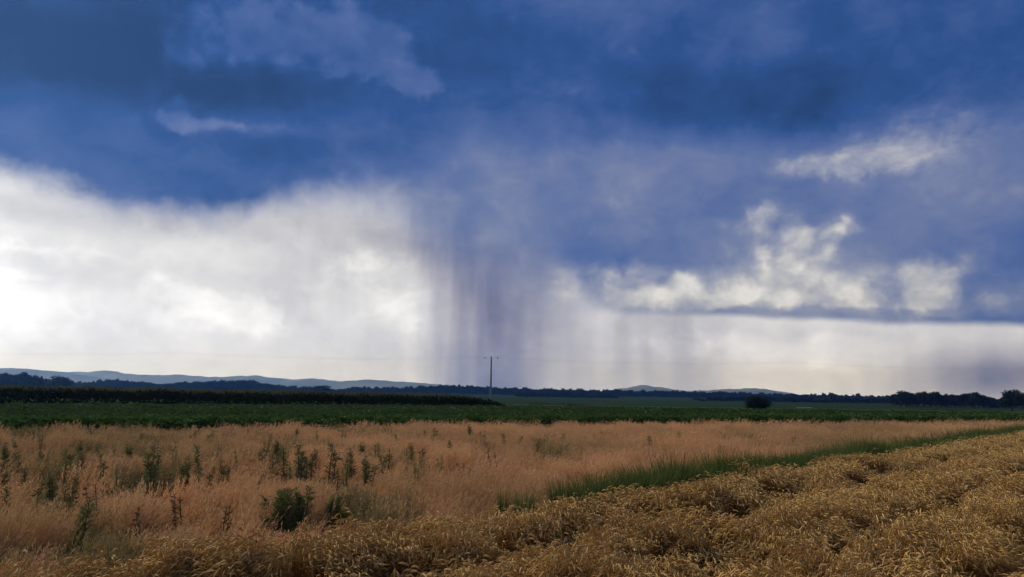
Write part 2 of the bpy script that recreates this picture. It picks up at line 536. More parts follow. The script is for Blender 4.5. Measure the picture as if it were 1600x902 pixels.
# field boundary lines (x, y) on the ground
WH = 0.85                                                # height of the wheat
e0, e1 = on_plane(0, 888, WH), on_plane(1600, 671, WH)   # edge of the wheat
ed = Vector((e1.x - e0.x, e1.y - e0.y)).normalized()
en = Vector((-ed.y, ed.x))                               # points away from the wheat, to the tan field
E0 = Vector((e0.x, e0.y))
t0 = on_plane(0, 667, 0.8); tm = on_plane(800, 660, 0.8); t1 = on_plane(1600, 657, 0.8)
T = [Vector((t0.x, t0.y)), Vector((tm.x, tm.y)), Vector((t1.x, t1.y))]
T = [T[0] + (T[0] - T[1]) * 0.9] + T + [T[2] + (T[2] - T[1]) * 0.6]


def wheat_side(x, y):
    """metres beyond the edge of the wheat (negative inside it)"""
    return (Vector((x, y)) - E0).dot(en)


def tan_limit(x):
    """y of the far edge of the tan field at x"""
    for a, b in zip(T, T[1:]):
        if x <= b.x or b is T[-1]:
            return a.y + (b.y - a.y) * (x - a.x) / (b.x - a.x)


Wa, Wb = E0 - ed * 14, E0 + ed * 75
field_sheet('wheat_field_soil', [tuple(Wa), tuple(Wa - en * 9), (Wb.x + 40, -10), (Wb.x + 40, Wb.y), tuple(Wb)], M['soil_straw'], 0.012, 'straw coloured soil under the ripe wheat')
field_sheet('dry_grass_soil', [tuple(Wa), tuple(Wb), tuple(T[4]), tuple(T[3]), tuple(T[2]), tuple(T[1]), tuple(T[0])], M['soil_tan'], 0.008, 'tan ground under the dry grass')


# ------------------------------------------------------------------ wheat
def wheat_form(n, rad, seed):
    random.seed(seed); t = Tri()
    for _ in range(n):
        a, q = rnd(0, 6.283), rad * math.sqrt(random.random())
        p = Vector((q * math.cos(a), q * math.sin(a), 0))
        h = rnd(0.70, 0.93)
        lean = Vector((rnd(.02, .26), rnd(-.12, .12), 0))
        side = Vector((rnd(-1, 1), rnd(-1, 1), 0)).normalized()
        p1 = p + lean * .18 + Vector((0, 0, h * .55)); p2 = p + lean * .75 + Vector((0, 0, h * .93))
        t.strip([p, p1, p2], [.006, .005, .004], side, 0)
        d = (lean.normalized() * rnd(.4, 1.1) + Vector((rnd(-.4, .4), rnd(-.4, .4), rnd(-.7, .5)))).normalized()
        L = rnd(.075, .11)
        t.spindle([p2, p2 + d * L * .35 + Vector((0, 0, .006)), p2 + d * L * .8, p2 + d * L + Vector((0, 0, -.012))], [.003, .0095, .008, .002], 1)
        for _k in range(4):
            b = p2 + d * L * rnd(.2, .9)
            dd = (d + rvec() * .45).normalized()
            t.strip([b, b + dd * rnd(.05, .09)], [.0035, .0006], dd.cross(rvec()).normalized(), 1)
        for _k in range(2):
            b = p + (p2 - p) * rnd(.35, .85)
            dd = Vector((rnd(-1, 1), rnd(-1, 1), rnd(-.5, .7)))
            t.leaf(b, dd, Vector((0, 0, 1)), rnd(.08, .18), rnd(.006, .010), 0, droop=rnd(.1, .4))
    return t.mesh('wheat_form', [M['wheat_stalk'], M['wheat_ear']])


forms = [wheat_form(40, .17, 100 + k) for k in range(7)]
random.seed(11)
P_, R_, S_, I_ = [], [], [], []


def wheat_relief(x, y):
    """height of the beaten-down wheat: rounded mounds along the sowing direction with deep creases"""
    s = ed.x * x + ed.y * y
    q = en.x * x + en.y * y
    wx, wy = .25 * fbm(x / .8, y / .8, 1.0, 2), .25 * fbm(x / .8, y / .8, 6.0, 2)
    d1 = noise.voronoi(Vector((s / 1.0 + wx, q / .66 + wy, 0.0)))[0][0]
    a = fbm(s / 4.0 + 3.1, q / 1.3 - 2.0, 0.3, 3)         # long waves
    b = fbm(x / 0.5, y / 0.5, 4.0, 2)
    mound = 1.0 - min(1.0, d1 * 1.5) ** 1.6
    k = q - en.dot(E0) + .45 * fbm(s / 2.6, q / 2.6, 8.0, 3)
    fur = abs(math.sin(math.pi * (k / 2.5 + .80)))       # drilled rows: broad backs, narrow furrows
    row_ = min(1.0, fur / .78)
    return a, b, mound, row_


y = 4.2
while y < 95:
    step = 0.21 if y < 16 else (0.26 if y < 28 else (0.38 if y < 50 else 0.60))
    half_w = (y + 3.0) * 0.70
    x = -half_w
    while x < half_w:
        xx, yy = x + rnd(-.5, .5) * step, y + rnd(-.5, .5) * step
        x += step
        ws = wheat_side(xx, yy)
        if ws > -0.05 + 0.22 * fbm(xx / 1.3, yy / 1.3, 7): continue
        a, b, mound, row_ = wheat_relief(xx, yy)
        hgt = 0.10 + 0.42 * mound + 0.56 * row_ + 0.20 * a + 0.08 * b
        if (mound < 0.30 or row_ < .45) and random.random() < 0.68 and ws < -0.5: continue
        hgt = max(0.28, min(1.2, hgt)) * rnd(.80, 1.14)
        if ws > -1.1: hgt = max(hgt, 0.88 + .16 * mound) * rnd(.94, 1.06)
        w = step / 0.20
        P_.append((xx, yy, 0.0))
        la = math.atan2(ed.y, ed.x) + 3.6 + fbm(xx / 2.2, yy / 2.2, 2.0, 2) * 2.6
        tilt = 0.12 + 0.34 * max(0.0, fbm(xx / 1.6, yy / 1.6, 5.0, 2) + .2)
        R_.append((rnd(-.12, .12), tilt, la)); S_.append((w * rnd(.95, 1.15), w * rnd(.95, 1.15), hgt)); I_.append(random.randrange(7))
    y += step
print('wheat', len(P_))
scatter('wheat_crop', P_, R_, S_, I_, forms, 'ripe golden wheat beaten into waves and tufts across the foreground', 'wheat')


def blade_form(n, rad, seed, mats, hmin=.45, hmax=.95, w=.014):
    random.seed(seed); t = Tri()
    for _ in range(n):
        a, q = rnd(0, 6.283), rad * math.sqrt(random.random())
        p = Vector((q * math.cos(a), q * math.sin(a), 0)); h = rnd(hmin, hmax)
        out = Vector((math.cos(a), math.sin(a), 0)) * rnd(.02, .34) + Vector((rnd(-.14, .18), rnd(-.14, .14), 0))
        h *= 1.0 - .5 * random.random() ** 2
        side = Vector((rnd(-1, 1), rnd(-1, 1), 0)).normalized()
        t.strip([p, p + out * .25 + Vector((0, 0, h * .6)), p + out + Vector((0, 0, h))], [w, w * .8, .002], side, 0)
    return t.mesh('grass_blades', mats)


# ------------------------------------------------------------------ weeds in the dry grass
def weed_meshes(seed, h, spread, nleaf, leafl, mats, stems=3):
    random.seed(seed); st, lf = Tri(), Tri()
    for _ in range(stems):
        b = Vector((rnd(-1, 1), rnd(-1, 1), 0)) * spread * .4
        hh = h * rnd(.75, 1.0)
        top = b + Vector((rnd(-.06, .1), rnd(-.06, .06), hh))
        st.spindle([b, (b + top) / 2, top], [.010, .008, .004], 0, 5)
        for k in range(nleaf):
            u = rnd(.18, 1.0)
            p = b + (top - b) * u
            a = rnd(0, 6.283)
            dd = Vector((math.cos(a), math.sin(a), rnd(.4, 1.6)))
            lf.leaf(p, dd, rvec(), leafl * rnd(.7, 1.2) * (1.15 - .5 * u) * (1 + spread), rnd(.014, .024), 0, droop=.15)
    return st.mesh('weed_stem', [M['weed_stem']]), lf.mesh('weed_leaves', [mats])


WF = [weed_meshes(500 + k, 1.25, .10 + .05 * (k % 3), 90 + 20 * (k % 2), .13 + .02 * (k % 3), M['weed'], 2 + k % 4) for k in range(7)]
WB = [weed_meshes(520 + k, 1.05, .55, 150, .12, M['weed'], 14) for k in range(2)]
WP = [weed_meshes(550 + k, 1.2, .05, 60, .12, M['weed_pale'], 2 + k % 2) for k in range(4)]
WG = [weed_meshes(530, .7, .35, 70, .18, M['weed_bright'], 7)]
WR = [weed_meshes(540 + k, .95, .10, 60, .08, M['weed_brown'], 3) for k in range(2)]


VERGE_FROM = (Vector(on_plane(962, 764, WH).xy) - E0).dot(ed)
CLEAR = []                                              # where the dry grass stands lower


def weed(px, py_top, py_low, forms_, label, group=None, name='weed', wide=1.0):
    """stands where its crown shows in the dry grass: low edge of what shows is the top of the grass around it"""
    zlow = 0.40
    p = on_plane(px, py_low, zlow)
    top = at_depth(px, py_top, p.y).z
    CLEAR.append((p.x, p.y, .16 * wide + .12))
    fm = random.choice(forms_)
    h = max(v.co.z for v in fm[1].vertices)
    k = max(.8, top / h)
    r = empty(name, (p.x, p.y, 0.0), rnd(0, 6.28), (k * wide * rnd(.85, 1.2), k * wide * rnd(.85, 1.2), k))
    r.rotation_euler = (rnd(-.14, .14), rnd(-.14, .14), rnd(0, 6.28))
    tag(r, label, 'weed', group)
    obj('stem', fm[0], r); obj('leaves', fm[1], r)
    return r


random.seed(15)
ORD = 'first second third fourth fifth sixth seventh eighth ninth tenth eleventh twelfth thirteenth fourteenth fifteenth sixteenth'.split()


def weed_row(spots, forms_, what, where, group, **kw):
    """plants of one row, each named by its place from the left"""
    for k, (px, a, b) in enumerate(sorted(spots)):
        weed(px, a, b, forms_, '%s, %s from the left %s' % (what, ORD[k], where), group, **kw)


GREEN = [(50, 668, 692), (6, 690, 750), (22, 715, 745), (42, 735, 778), (107, 698, 752), (131, 702, 755), (160, 708, 765), (228, 690, 768), (246, 712, 750), (84, 735, 790),
         (313, 692, 764), (325, 672, 702), (290, 712, 758), (352, 716, 762), (262, 690, 722), (300, 672, 695), (200, 690, 725), (178, 700, 735), (70, 700, 735), (216, 676, 706), (405, 690, 730),
         (385, 670, 690), (140, 672, 695), (95, 672, 690), (18, 765, 812), (118, 690, 720), (30, 690, 720), (238, 730, 770), (325, 735, 768), (60, 755, 800), (103, 755, 790), (12, 735, 770)]
G1 = 'slender green weeds in the dry grass at the left'
weed_row([q for q in GREEN if q[2] <= 722], WF, 'small slender green weed', 'in the back row at the left', G1, wide=1.3)
weed_row([q for q in GREEN if 722 < q[2] <= 760], WF, 'slender dark green weed', 'in the middle row at the left', G1, wide=1.25)
weed_row([q for q in GREEN if q[2] > 760], WF, 'tall slender dark weed', 'in the front row at the left', G1, wide=1.2)
MID = [(432, 686, 722), (446, 698, 748), (471, 690, 752), (482, 712, 754), (532, 672, 696), (548, 698, 742), (576, 712, 758), (462, 668, 690), (492, 700, 735), (562, 690, 720), (430, 715, 750), (602, 705, 738)]
G2 = 'slender green weeds in the dry grass behind the bushy weed'
weed_row(MID, WF, 'slender dark green weed', 'behind the broad bushy weed', G2, wide=1.4)
weed(517, 692, 748, WF[:1], 'tallest densest dark weed amid those behind the broad bushy weed', wide=1.9)
weed(120, 772, 850, WF[1:2], 'tall dark weed nearest the wheat at the far left', wide=1.3)
weed(441, 754, 824, WB[:1], 'broad bushy dark green weed at the edge of the wheat', name='bushy_weed', wide=1.05)
weed(511, 778, 816, WB[1:], 'low dull green weed beside the small bright green one', name='bushy_weed', wide=.6)
weed(540, 792, 814, WG, 'small bright green weed at the edge of the wheat', name='leafy_weed', wide=.8)
FAR = [(701, 692, 714), (755, 681, 697), (790, 681, 701), (812, 687, 703), (640, 698, 724), (876, 684, 700), (1060, 678, 692), (1010, 688, 704), (665, 676, 690), (838, 700, 714), (735, 672, 684)]
weed_row(FAR, WF, 'small dark weed in the far dry grass', 'beyond the tall weeds', 'small weeds far out in the dry grass', wide=1.6)
DOCK = [(735, 698, 726), (776, 703, 742), (680, 668, 692), (660, 700, 730), (880, 688, 704), (945, 686, 700), (1130, 676, 690), (1240, 680, 698), (720, 722, 745), (905, 705, 722), (1180, 690, 704)]
weed_row(DOCK, WR, 'rusty brown dock stalk', 'in the right half of the dry grass', 'brown dock stalks in the dry grass', name='dock_stalk', wide=1.5)
PALE = [(15, 672, 700), (62, 676, 712), (120, 715, 760), (150, 690, 722), (188, 725, 770), (222, 735, 780), (275, 700, 742), (300, 725, 772), (338, 690, 730), (372, 700, 742), (398, 730, 775), (418, 675, 705)]
weed_row(PALE, WP, 'thin pale green weed', 'scattered between the dark weeds at the left', 'thin pale weeds in the dry grass', name='thin_weed', wide=1.3)
PALE2 = [(455, 720, 758), (500, 672, 700), (540, 715, 755), (590, 690, 722), (622, 676, 700), (650, 725, 755), (690, 712, 740), (765, 690, 712), (820, 715, 735), (930, 680, 696)]
weed_row(PALE2, WP, 'thin pale green weed', 'in the middle of the dry grass', 'thin pale weeds in the dry grass', name='thin_weed', wide=1.3)
DOCK2 = [(255, 738, 775), (350, 788, 830), (520, 738, 770), (605, 678, 700), (150, 756, 800), (205, 790, 835), (280, 770, 815)]
weed_row(DOCK2, WR, 'rusty brown dock stalk', 'among the weeds at the left', 'brown dock stalks in the dry grass', name='dock_stalk', wide=1.5)

# green grass tufts in front of the dry grass
random.seed(16)
TU = [blade_form(620, .42, 600 + k, [M['verge']], .6, 1.0, .026) for k in range(2)]
for px, py, wpx, top, label in [(786, 783, 16, 756, 'narrow green grass tuft leftmost along the wheat edge'),
                                (822, 780, 40, 757, 'low pale green grass tuft along the wheat edge'),
                                (882, 774, 46, 738, 'tall dark green grass clump rising from the wheat edge'),
                                (928, 768, 34, 736, 'green grass clump right of the tall dark clump'),
                                (982, 757, 22, 727, 'upright green grass tuft sticking out of the verge')]:
    p = on_plane(px, py, WH)
    p = p + Vector((p.x, p.y, 0)).normalized() * .6
    h = at_depth(px, top, p.y).z
    w = wpx / FPX * p.y / .95
    o = obj('grass_tuft', random.choice(TU)); o.location = (p.x, p.y, 0); o.scale = (w, w, h / .97); o.rotation_euler = (0, 0, rnd(0, 6))
    tag(o, label, 'grass tuft', 'green grass tufts along the wheat')

# ------------------------------------------------------------------ dry grass
def grass_form(n, rad, seed, mats=('grass_tan', 'grass_head')):
    random.seed(seed); t = Tri()
    for _ in range(n):
        a, q = rnd(0, 6.283), rad * math.sqrt(random.random())
        p = Vector((q * math.cos(a), q * math.sin(a), 0))
        h = rnd(.55, 1.0)
        lean = Vector((rnd(-.05, .30), rnd(-.14, .14), 0))
        side = Vector((rnd(-1, 1), rnd(-1, 1), 0)).normalized()
        p1 = p + lean * .3 + Vector((0, 0, h * .5)); p2 = p + lean + Vector((0, 0, h))
        t.strip([p, p1, p2], [.006, .005, .002], side, 0)
        ax = (p2 - p1).normalized()
        for _k in range(9):
            b = p1 + (p2 - p1) * rnd(.35, 1.0)
            dd = (ax * 1.2 + rvec() * .6).normalized()
            t.leaf(b, dd, rvec(), rnd(.04, .10), rnd(.006, .012), 1)
        for _k in range(2):
            dd = Vector((rnd(-.5, .6), rnd(-.5, .5), rnd(.4, 1)))
            t.leaf(p + Vector((0, 0, rnd(.02, .3) * h)), dd, side, rnd(.2, .4), .010, 0, droop=.15)
    return t.mesh('dry_grass_form', [M[q] for q in mats])


forms = [grass_form(40, .24, 200 + k) for k in range(6)] + [grass_form(40, .24, 210 + k, ('grass_olive', 'grass_olive')) for k in range(2)]
random.seed(12)
P_, R_, S_, I_ = [], [], [], []
y = 8.0
while y < 92:
    step = 0.25 if y < 18 else (0.32 if y < 30 else (0.45 if y < 50 else 0.7))
    half_w = (y + 4.0) * 0.72
    x = -half_w
    while x < half_w:
        xx, yy = x + rnd(-.5, .5) * step, y + rnd(-.5, .5) * step
        x += step
        ws = wheat_side(xx, yy)
        if ws < 1.05 and (Vector((xx, yy)) - E0).dot(ed) > VERGE_FROM and random.random() < .85: continue
        if ws < 0.1 or yy > tan_limit(xx) + 0.5 * fbm(xx / 2, yy / 2): continue
        if fbm(xx / 1.3, yy / 2.0, 3.0, 3) < -0.38: continue
        h = 0.80 + 0.46 * fbm(xx / .9, yy / 1.2, 1.0, 3) + .16 * fbm(xx / 5, yy / 7, 4.0, 2)
        for cx, cy, cr in CLEAR:
            k = yy / cy                                    # grass just in front of a weed is trodden lower
            if cy - 1.6 < yy < cy + .25 and abs(xx - cx) < cr + .1 * step: h = min(h, .40)
        if ws < 2.2: h = min(h, .42 + .2 * ws)
        w = step / 0.25
        P_.append((xx, yy, 0.0)); R_.append((rnd(-.1, .1), rnd(0.0, .25), rnd(-.7, .7) + 0.4 * fbm(xx / 3, yy / 3)))
        S_.append((w * rnd(.9, 1.15), w * rnd(.9, 1.15), max(.36, min(1.15, h))))
        olive = fbm(xx / 1.8, yy / 3.0, 12.0, 3) + (.25 if xx < -.10 * yy else -.15) + rnd(-.2, .2)
        I_.append(6 + random.randrange(2) if olive > .48 else random.randrange(6))
    y += step
print('dry grass', len(P_))
scatter('dry_grass', P_, R_, S_, I_, forms, 'tall pinkish tan dry grass beyond the wheat', 'grass')


# ------------------------------------------------------------------ green verge between wheat and dry grass
forms = [blade_form(130, .22, 300 + k, [M['verge']]) for k in range(5)]
random.seed(13)
P_, R_, S_, I_ = [], [], [], []


def verge_point(s, off, w=1.0, h=1.0):
    q = E0 + ed * s + en * off
    P_.append((q.x, q.y, 0.0)); R_.append((rnd(-.1, .1), rnd(-.05, .15), rnd(0, 6.28)))
    S_.append((w, w, h)); I_.append(random.randrange(5))


s_from = VERGE_FROM
s = s_from
while s < 66:
    f = (s - s_from)
    width = 0.48 + 0.25 * min(1.0, f / 5.0) + 0.3 * fbm(s / 2.0, 0.0, 3)
    for _ in range(5 if s < 30 else 4):
        if random.random() < 0.82:
            verge_point(s + rnd(0, .2), 0.12 + width * random.random(), rnd(.9, 1.3) * (1 if s < 30 else 1.6), (rnd(1.02, 1.28) + .45 * fbm(s / 1.2, 1.0, 3)) * (1.0 if f < 9 else .97))
    s += 0.2 if s < 30 else 0.45
g0 = on_plane(1565, 665, 0.45)                            # green patch at the far end of the verge
for _ in range(420):
    P_.append((g0.x + rnd(-6, 26), g0.y + rnd(-2.2, 2.6), 0.0)); R_.append((0, rnd(-.1, .1), rnd(0, 6.28))); S_.append((2.2, 2.2, rnd(.8, 1.1))); I_.append(random.randrange(5))
scatter('verge_grass', P_, R_, S_, I_, forms, 'strip of green grass between the wheat and the dry field', 'grass')


# ------------------------------------------------------------------ green crop
def crop_form(n, rad, hgt, seed, mats):
    random.seed(seed); t = Tri()
    for _ in range(n):
        a, q = rnd(0, 6.283), rad * math.sqrt(random.random())
        p = Vector((q * math.cos(a), q * math.sin(a), 0)); h = hgt * rnd(.75, 1.05)
        t.strip([p, p + Vector((rnd(-.05, .05), rnd(-.05, .05), h))], [.025, .01], Vector((1, 0, 0)), 0)
        for k in range(7):
            z = h * (.25 + .75 * k / 7)
            b = rnd(0, 6.283)
            dd = Vector((math.cos(b), math.sin(b), rnd(.3, 1.1)))
            t.leaf(p + Vector((0, 0, z)), dd, Vector((0, 0, 1)), rnd(.28, .5), rnd(.07, .12), 0, droop=rnd(.1, .5))
    return t.mesh('crop_form', mats)


forms = [crop_form(7, .32, 1.1, 400 + k, [M['crop']]) for k in range(5)] + [crop_form(7, .32, 1.0, 420 + k, [M['crop_dull']]) for k in range(3)]
random.seed(14)
P_, R_, S_, I_ = [], [], [], []
# row direction parallel to the far edge of the dry field
row = (T[3] - T[1]).normalized()
hA = on_plane(-40, 632, 1.0); hB = on_plane(805, 637, 0.9)       # foot of the hedge behind the crop
hA, hB = Vector(hA.xy), Vector(hB.xy)


def behind_hedge(x, y):
    if x > hB.x + 1.0: return False
    t = (x - hA.x) / (hB.x - hA.x)
    return y > hA.y + (hB.y - hA.y) * t - 0.3


y = 26.0
while y < 330:
    step = 0.42 if y < 60 else (0.62 if y < 110 else (1.1 if y < 180 else 2.0))
    half_w = (y + 6.0) * 0.70
    x = -half_w
    while x < half_w:
        xx, yy = x + rnd(-.4, .4) * step, y + rnd(-.4, .4) * step
        x += step
        if yy < tan_limit(xx) + 0.5 + 0.3 * fbm(xx / 2, yy / 2): continue
        if wheat_side(xx, yy) < 1.0: continue
        if behind_hedge(xx, yy) and yy < 130: continue
        q = -row.y * xx + row.x * yy
        if abs((q % 46.0) - 4.0) < 1.3 and yy > 70: continue            # tracks between the plots
        plot = int(q // 46.0)
        if plot % 3 == 2 and yy > 100 and random.random() < .5: continue
        dull = plot % 2 == 1
        h = (1.0 + .18 * fbm(xx / 1.5, yy / 1.5, 2.0, 3)) * (1.0 if yy < 95 else .42)
        w = step / 0.42
        P_.append((xx, yy, terrain(yy))); R_.append((0, 0, rnd(0, 6.28))); S_.append((w * 1.1, w * 1.1, h * (1 + .15 * (w - 1))))
        I_.append(5 + random.randrange(3) if dull else random.randrange(5))
    y += step
print('crop', len(P_))
scatter('green_crop', P_, R_, S_, I_, forms, 'dark green leafy crop in plots beyond the dry grass', 'crop')


# ------------------------------------------------------------------ hedge
random.seed(17)
hd = (hB - hA).normalized(); hn = Vector((-hd.y, hd.x)); hl = (hB - hA).length
lf, tp, stm = Tri(), Tri(), Tri()
DEP = 11.0


def hedge_h(s):
    u = s / hl
    return (2.25 - .35 * u + .16 * fbm(s / 2.5, 3.0, 1.0, 3)) * min(1.0, .45 + (hl - s) / 9.0)


for _ in range(52000):
    s = rnd(-12, hl)
    d = DEP * random.random() ** 2.6
    h = hedge_h(s) * (1.0 + .05 * fbm(s / 1.2, d / 1.2, 2.0, 2))
    z = h * (random.random() if d < 1.2 else rnd(.72, 1.0))
    bulge = .35 * fbm(s / 1.6, z / 1.2, 6.0, 2)
    q = hA + hd * s + hn * (d + bulge)
    lf.leaf(Vector((q.x, q.y, z)), rvec(), rvec(), rnd(.22, .42), rnd(.10, .18), 0)
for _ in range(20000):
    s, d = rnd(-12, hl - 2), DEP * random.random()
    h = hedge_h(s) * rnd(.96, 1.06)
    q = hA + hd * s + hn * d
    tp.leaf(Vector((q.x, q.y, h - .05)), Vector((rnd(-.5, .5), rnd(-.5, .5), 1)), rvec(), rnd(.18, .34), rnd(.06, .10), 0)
for k in range(int(hl / .8)):
    s = k * .8 - 6
    q = hA + hd * s + hn * rnd(.3, 1.6)
    stm.spindle([Vector((q.x, q.y, 0)), Vector((q.x + rnd(-.1, .1), q.y, hedge_h(s) * .8))], [.03, .012], 0, 4)
hg = empty('hedge', (hA.x, hA.y, 0))
tag(hg, 'long dark hedge with olive brown tops behind the green crop', 'hedge')
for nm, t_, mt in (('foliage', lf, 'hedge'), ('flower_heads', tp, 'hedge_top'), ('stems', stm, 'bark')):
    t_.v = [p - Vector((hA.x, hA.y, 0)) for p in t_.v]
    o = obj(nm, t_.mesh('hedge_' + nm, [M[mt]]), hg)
    o['kind'] = 'stuff'


# ------------------------------------------------------------------ trees
def tree_meshes(seed, h, w, nleaf, leaf, trunk=.18, lobes=14, flat=1.0):
    """trunk with limbs, crown of leaf sprays gathered in uneven clumps"""
    random.seed(seed); tr, cr = Tri(), Tri()
    tr.spindle([Vector((0, 0, -.3)), Vector((.02 * h, 0, h * trunk)), Vector((0, .01 * h, h * .6))], [h * .035, h * .026, h * .010], 0, 7)
    cs = []
    cz = h * (trunk + (1 - trunk) * .52)
    for k in range(lobes):
        d = rvec(); d.z *= flat
        q = random.random() ** .4
        c = Vector((d.x * w * .36 * q, d.y * w * .36 * q, cz + d.z * h * (1 - trunk) * .36 * q))
        r = w * rnd(.13, .24)
        cs.append((c, r))
        tr.spindle([Vector((0, 0, h * rnd(trunk * .8, .5))), (c + Vector((0, 0, h * .35))) / 2, c], [h * .012, h * .008, h * .003], 0, 4)
    for _ in range(nleaf):
        c, r = random.choice(cs)
        d = rvec()
        p = c + d * r * (random.random() ** .45) + rvec() * r * .12
        if p.z < h * trunk * .6: continue
        cr.leaf(p, (rvec() + d * .4), (d + rvec() * .6).normalized(), leaf * rnd(.7, 1.3), leaf * rnd(.5, .8), 0, droop=.1)
    return tr.mesh('tree_trunk', [M['bark']]), cr.mesh('tree_crown', [M['tree_leaf']])


def tree(px, y, top_py, width_px, form, label, name='tree', group=None):
    """y: distance; the foot stands on the land"""
    p = at_depth(px, 600, y)
    z0 = terrain(y)
    h = at_depth(px, top_py, y).z - z0
    w = width_px / FPX * y
    r = empty(name, (p.x, y, z0), rnd(0, 6.28), (w / form[2], w / form[2], h / form[3]))
    tag(r, label, 'tree', group)
    obj('trunk', form[0], r); obj('crown', form[1], r)
    return r


def form(seed, h, w, nleaf, leaf, **k):
    a, b = tree_meshes(seed, h, w, nleaf, leaf, **k)
    n = len(b.vertices); co = np.empty(n * 3); b.vertices.foreach_get('co', co); co = co.reshape(-1, 3)
    return a, b, float(np.percentile(co[:, 0], 99) - np.percentile(co[:, 0], 1)), float(co[:, 2].max())


F_round = form(700, 8, 9, 9000, .42, trunk=.12, lobes=30)
F_round[1].materials[0] = M['backlit_leaf']
F_a = [form(710 + k, 12, 9, 2200, .9, trunk=.12, lobes=16) for k in range(4)]
F_w = [form(740 + k, 12, 9, 1900, .9, trunk=.02, lobes=20) for k in range(5)]
F_tall = form(720, 14, 6, 1800, .8, trunk=.10, lobes=14)
random.seed(18)
tree(1183, 190, 615.5, 35, F_round, 'lone round dark tree standing in the green field', 'round_tree')
tree(1579, 420, 608, 30, F_a[0], 'tall broad tree highest at the right end of the horizon', 'broad_tree')
tree(1600, 400, 611, 30, F_a[1], 'dark tree cut by the right edge of the picture', 'broad_tree')
tree(1412, 560, 610, 22, F_a[2], 'domed tree at the left end of the right hand wood', 'broad_tree')
tree(1442, 560, 611, 18, F_a[3], 'second domed tree from the left end of the right hand wood', 'broad_tree')
tree(1461, 560, 610, 14, F_a[1], 'narrow tree peaking above the right hand wood', 'broad_tree')
tree(1522, 540, 612, 20, F_a[0], 'low domed tree in the middle of the right hand wood', 'broad_tree')
tree(95, 700, 587, 28, F_a[2], 'rounded dark tree set apart right of the left hand wood', 'broad_tree')
tree(244, 620, 604, 46, F_a[3], 'low wide bush in the far fields at the left', 'bush')
tree(262, 640, 606, 24, F_a[1], 'small bush beside the low wide bush at the left', 'bush')
tree(502, 900, 602, 34, F_a[0], 'low rounded bush at the foot of the blue hills', 'bush')
tree(1299, 1150, 613, 9, F_a[2], 'bushy tree poking above the far right tree line', 'skyline_tree')
tree(1287, 1150, 613, 5, F_tall, 'slim tree poking above the far right tree line', 'skyline_tree')
tree(1340, 1150, 614, 8, F_a[0], 'small tree poking above the tree line left of the right hand wood', 'skyline_tree')


def wood(name, skyline, y0, depth, rows, spacing_px, label, forms_, jit=3.0):
    """a far wood: skyline is a list of (px, top py)"""
    P, R2, S2, I2 = [], [], [], []
    protos = []
    for a, b, _w, _h in forms_:
        t = Tri()
        nv = 0
        for me, mi in ((a, 0), (b, 1)):
            base = len(t.v)
            t.v += [v.co.copy() for v in me.vertices]
            for p in me.polygons:
                t.f.append(tuple(base + i for i in p.vertices)); t.m.append(mi)
        protos.append(t.mesh('wood_tree', [M['bark'], M['tree_leaf']]))
    xs = [q[0] for q in skyline]; ys = [q[1] for q in skyline]
    for r_ in range(rows):
        y = y0 + depth * r_ / max(1, rows - 1)
        px = xs[0]
        while px <= xs[-1]:
            k = random.randrange(len(forms_))
            yy = y + rnd(-.4, .4) * depth / rows
            top = np.interp(px, xs, ys) + abs(random.gauss(0, 1)) * jit + (2.5 if r_ else 0.0)
            p = at_depth(px, top, yy)
            z0 = terrain(yy)
            h = max(2.0, p.z - z0)
            w = spacing_px * (rnd(.9, 1.5) if r_ == 0 else rnd(1.4, 2.0)) / FPX * yy
            P.append((p.x, yy, z0)); R2.append((0, 0, rnd(0, 6.28))); S2.append((w / forms_[k][2], w / forms_[k][2], h / forms_[k][3])); I2.append(k)
            px += spacing_px * rnd(.7, 1.3)
    return scatter(name, P, R2, S2, I2, protos, label, 'wood')


random.seed(19)
wood('wood', [(-160, 576), (0, 581), (35, 580), (60, 584), (78, 592), (84, 598)], 720, 70, 4, 9, 'dense dark wood at the left end of the horizon', F_w, 3.2)
wood('wood', [(1398, 613), (1405, 611), (1460, 611), (1480, 613), (1535, 613), (1545, 618), (1565, 620), (1575, 612), (1640, 612), (1800, 612)], 580, 60, 4, 9, 'dark wood along the right end of the horizon', F_w, 3.2)
wood('wood', [(60, 598), (150, 594), (160, 590), (185, 590), (210, 594), (250, 597), (300, 594), (340, 592), (395, 592), (400, 592)], 1150, 90, 4, 7, 'dark wood under the blue hills at the left', F_w, 2.4)
wood('wood', [(400, 593), (430, 598), (470, 602), (500, 605)], 1250, 90, 3, 7, 'wood thinning out toward the gap below the blue hills', F_w, 2.4)
wood('wood', [(525, 607), (540, 604), (560, 602), (600, 604), (640, 602), (680, 600), (730, 600), (760, 602), (800, 603), (860, 605)], 1350, 120, 4, 6, 'long dark wood behind the utility pole', F_w, 2.4)
wood('wood', [(850, 605), (950, 607), (1050, 609), (1150, 611), (1250, 614), (1330, 616), (1410, 617)], 1450, 120, 4, 6, 'long low blue wood across the right half of the horizon', F_w, 2.0)
wood('wood', [(810, 612), (870, 612), (930, 614), (968, 617)], 1000, 60, 2, 7, 'low dark thicket in front of the long low wood', F_w, 2.0)
wood('wood', [(1090, 619), (1160, 618), (1260, 620), (1420, 622)], 800, 60, 2, 8, 'low dark thicket behind the lone round tree', F_w, 2.4)


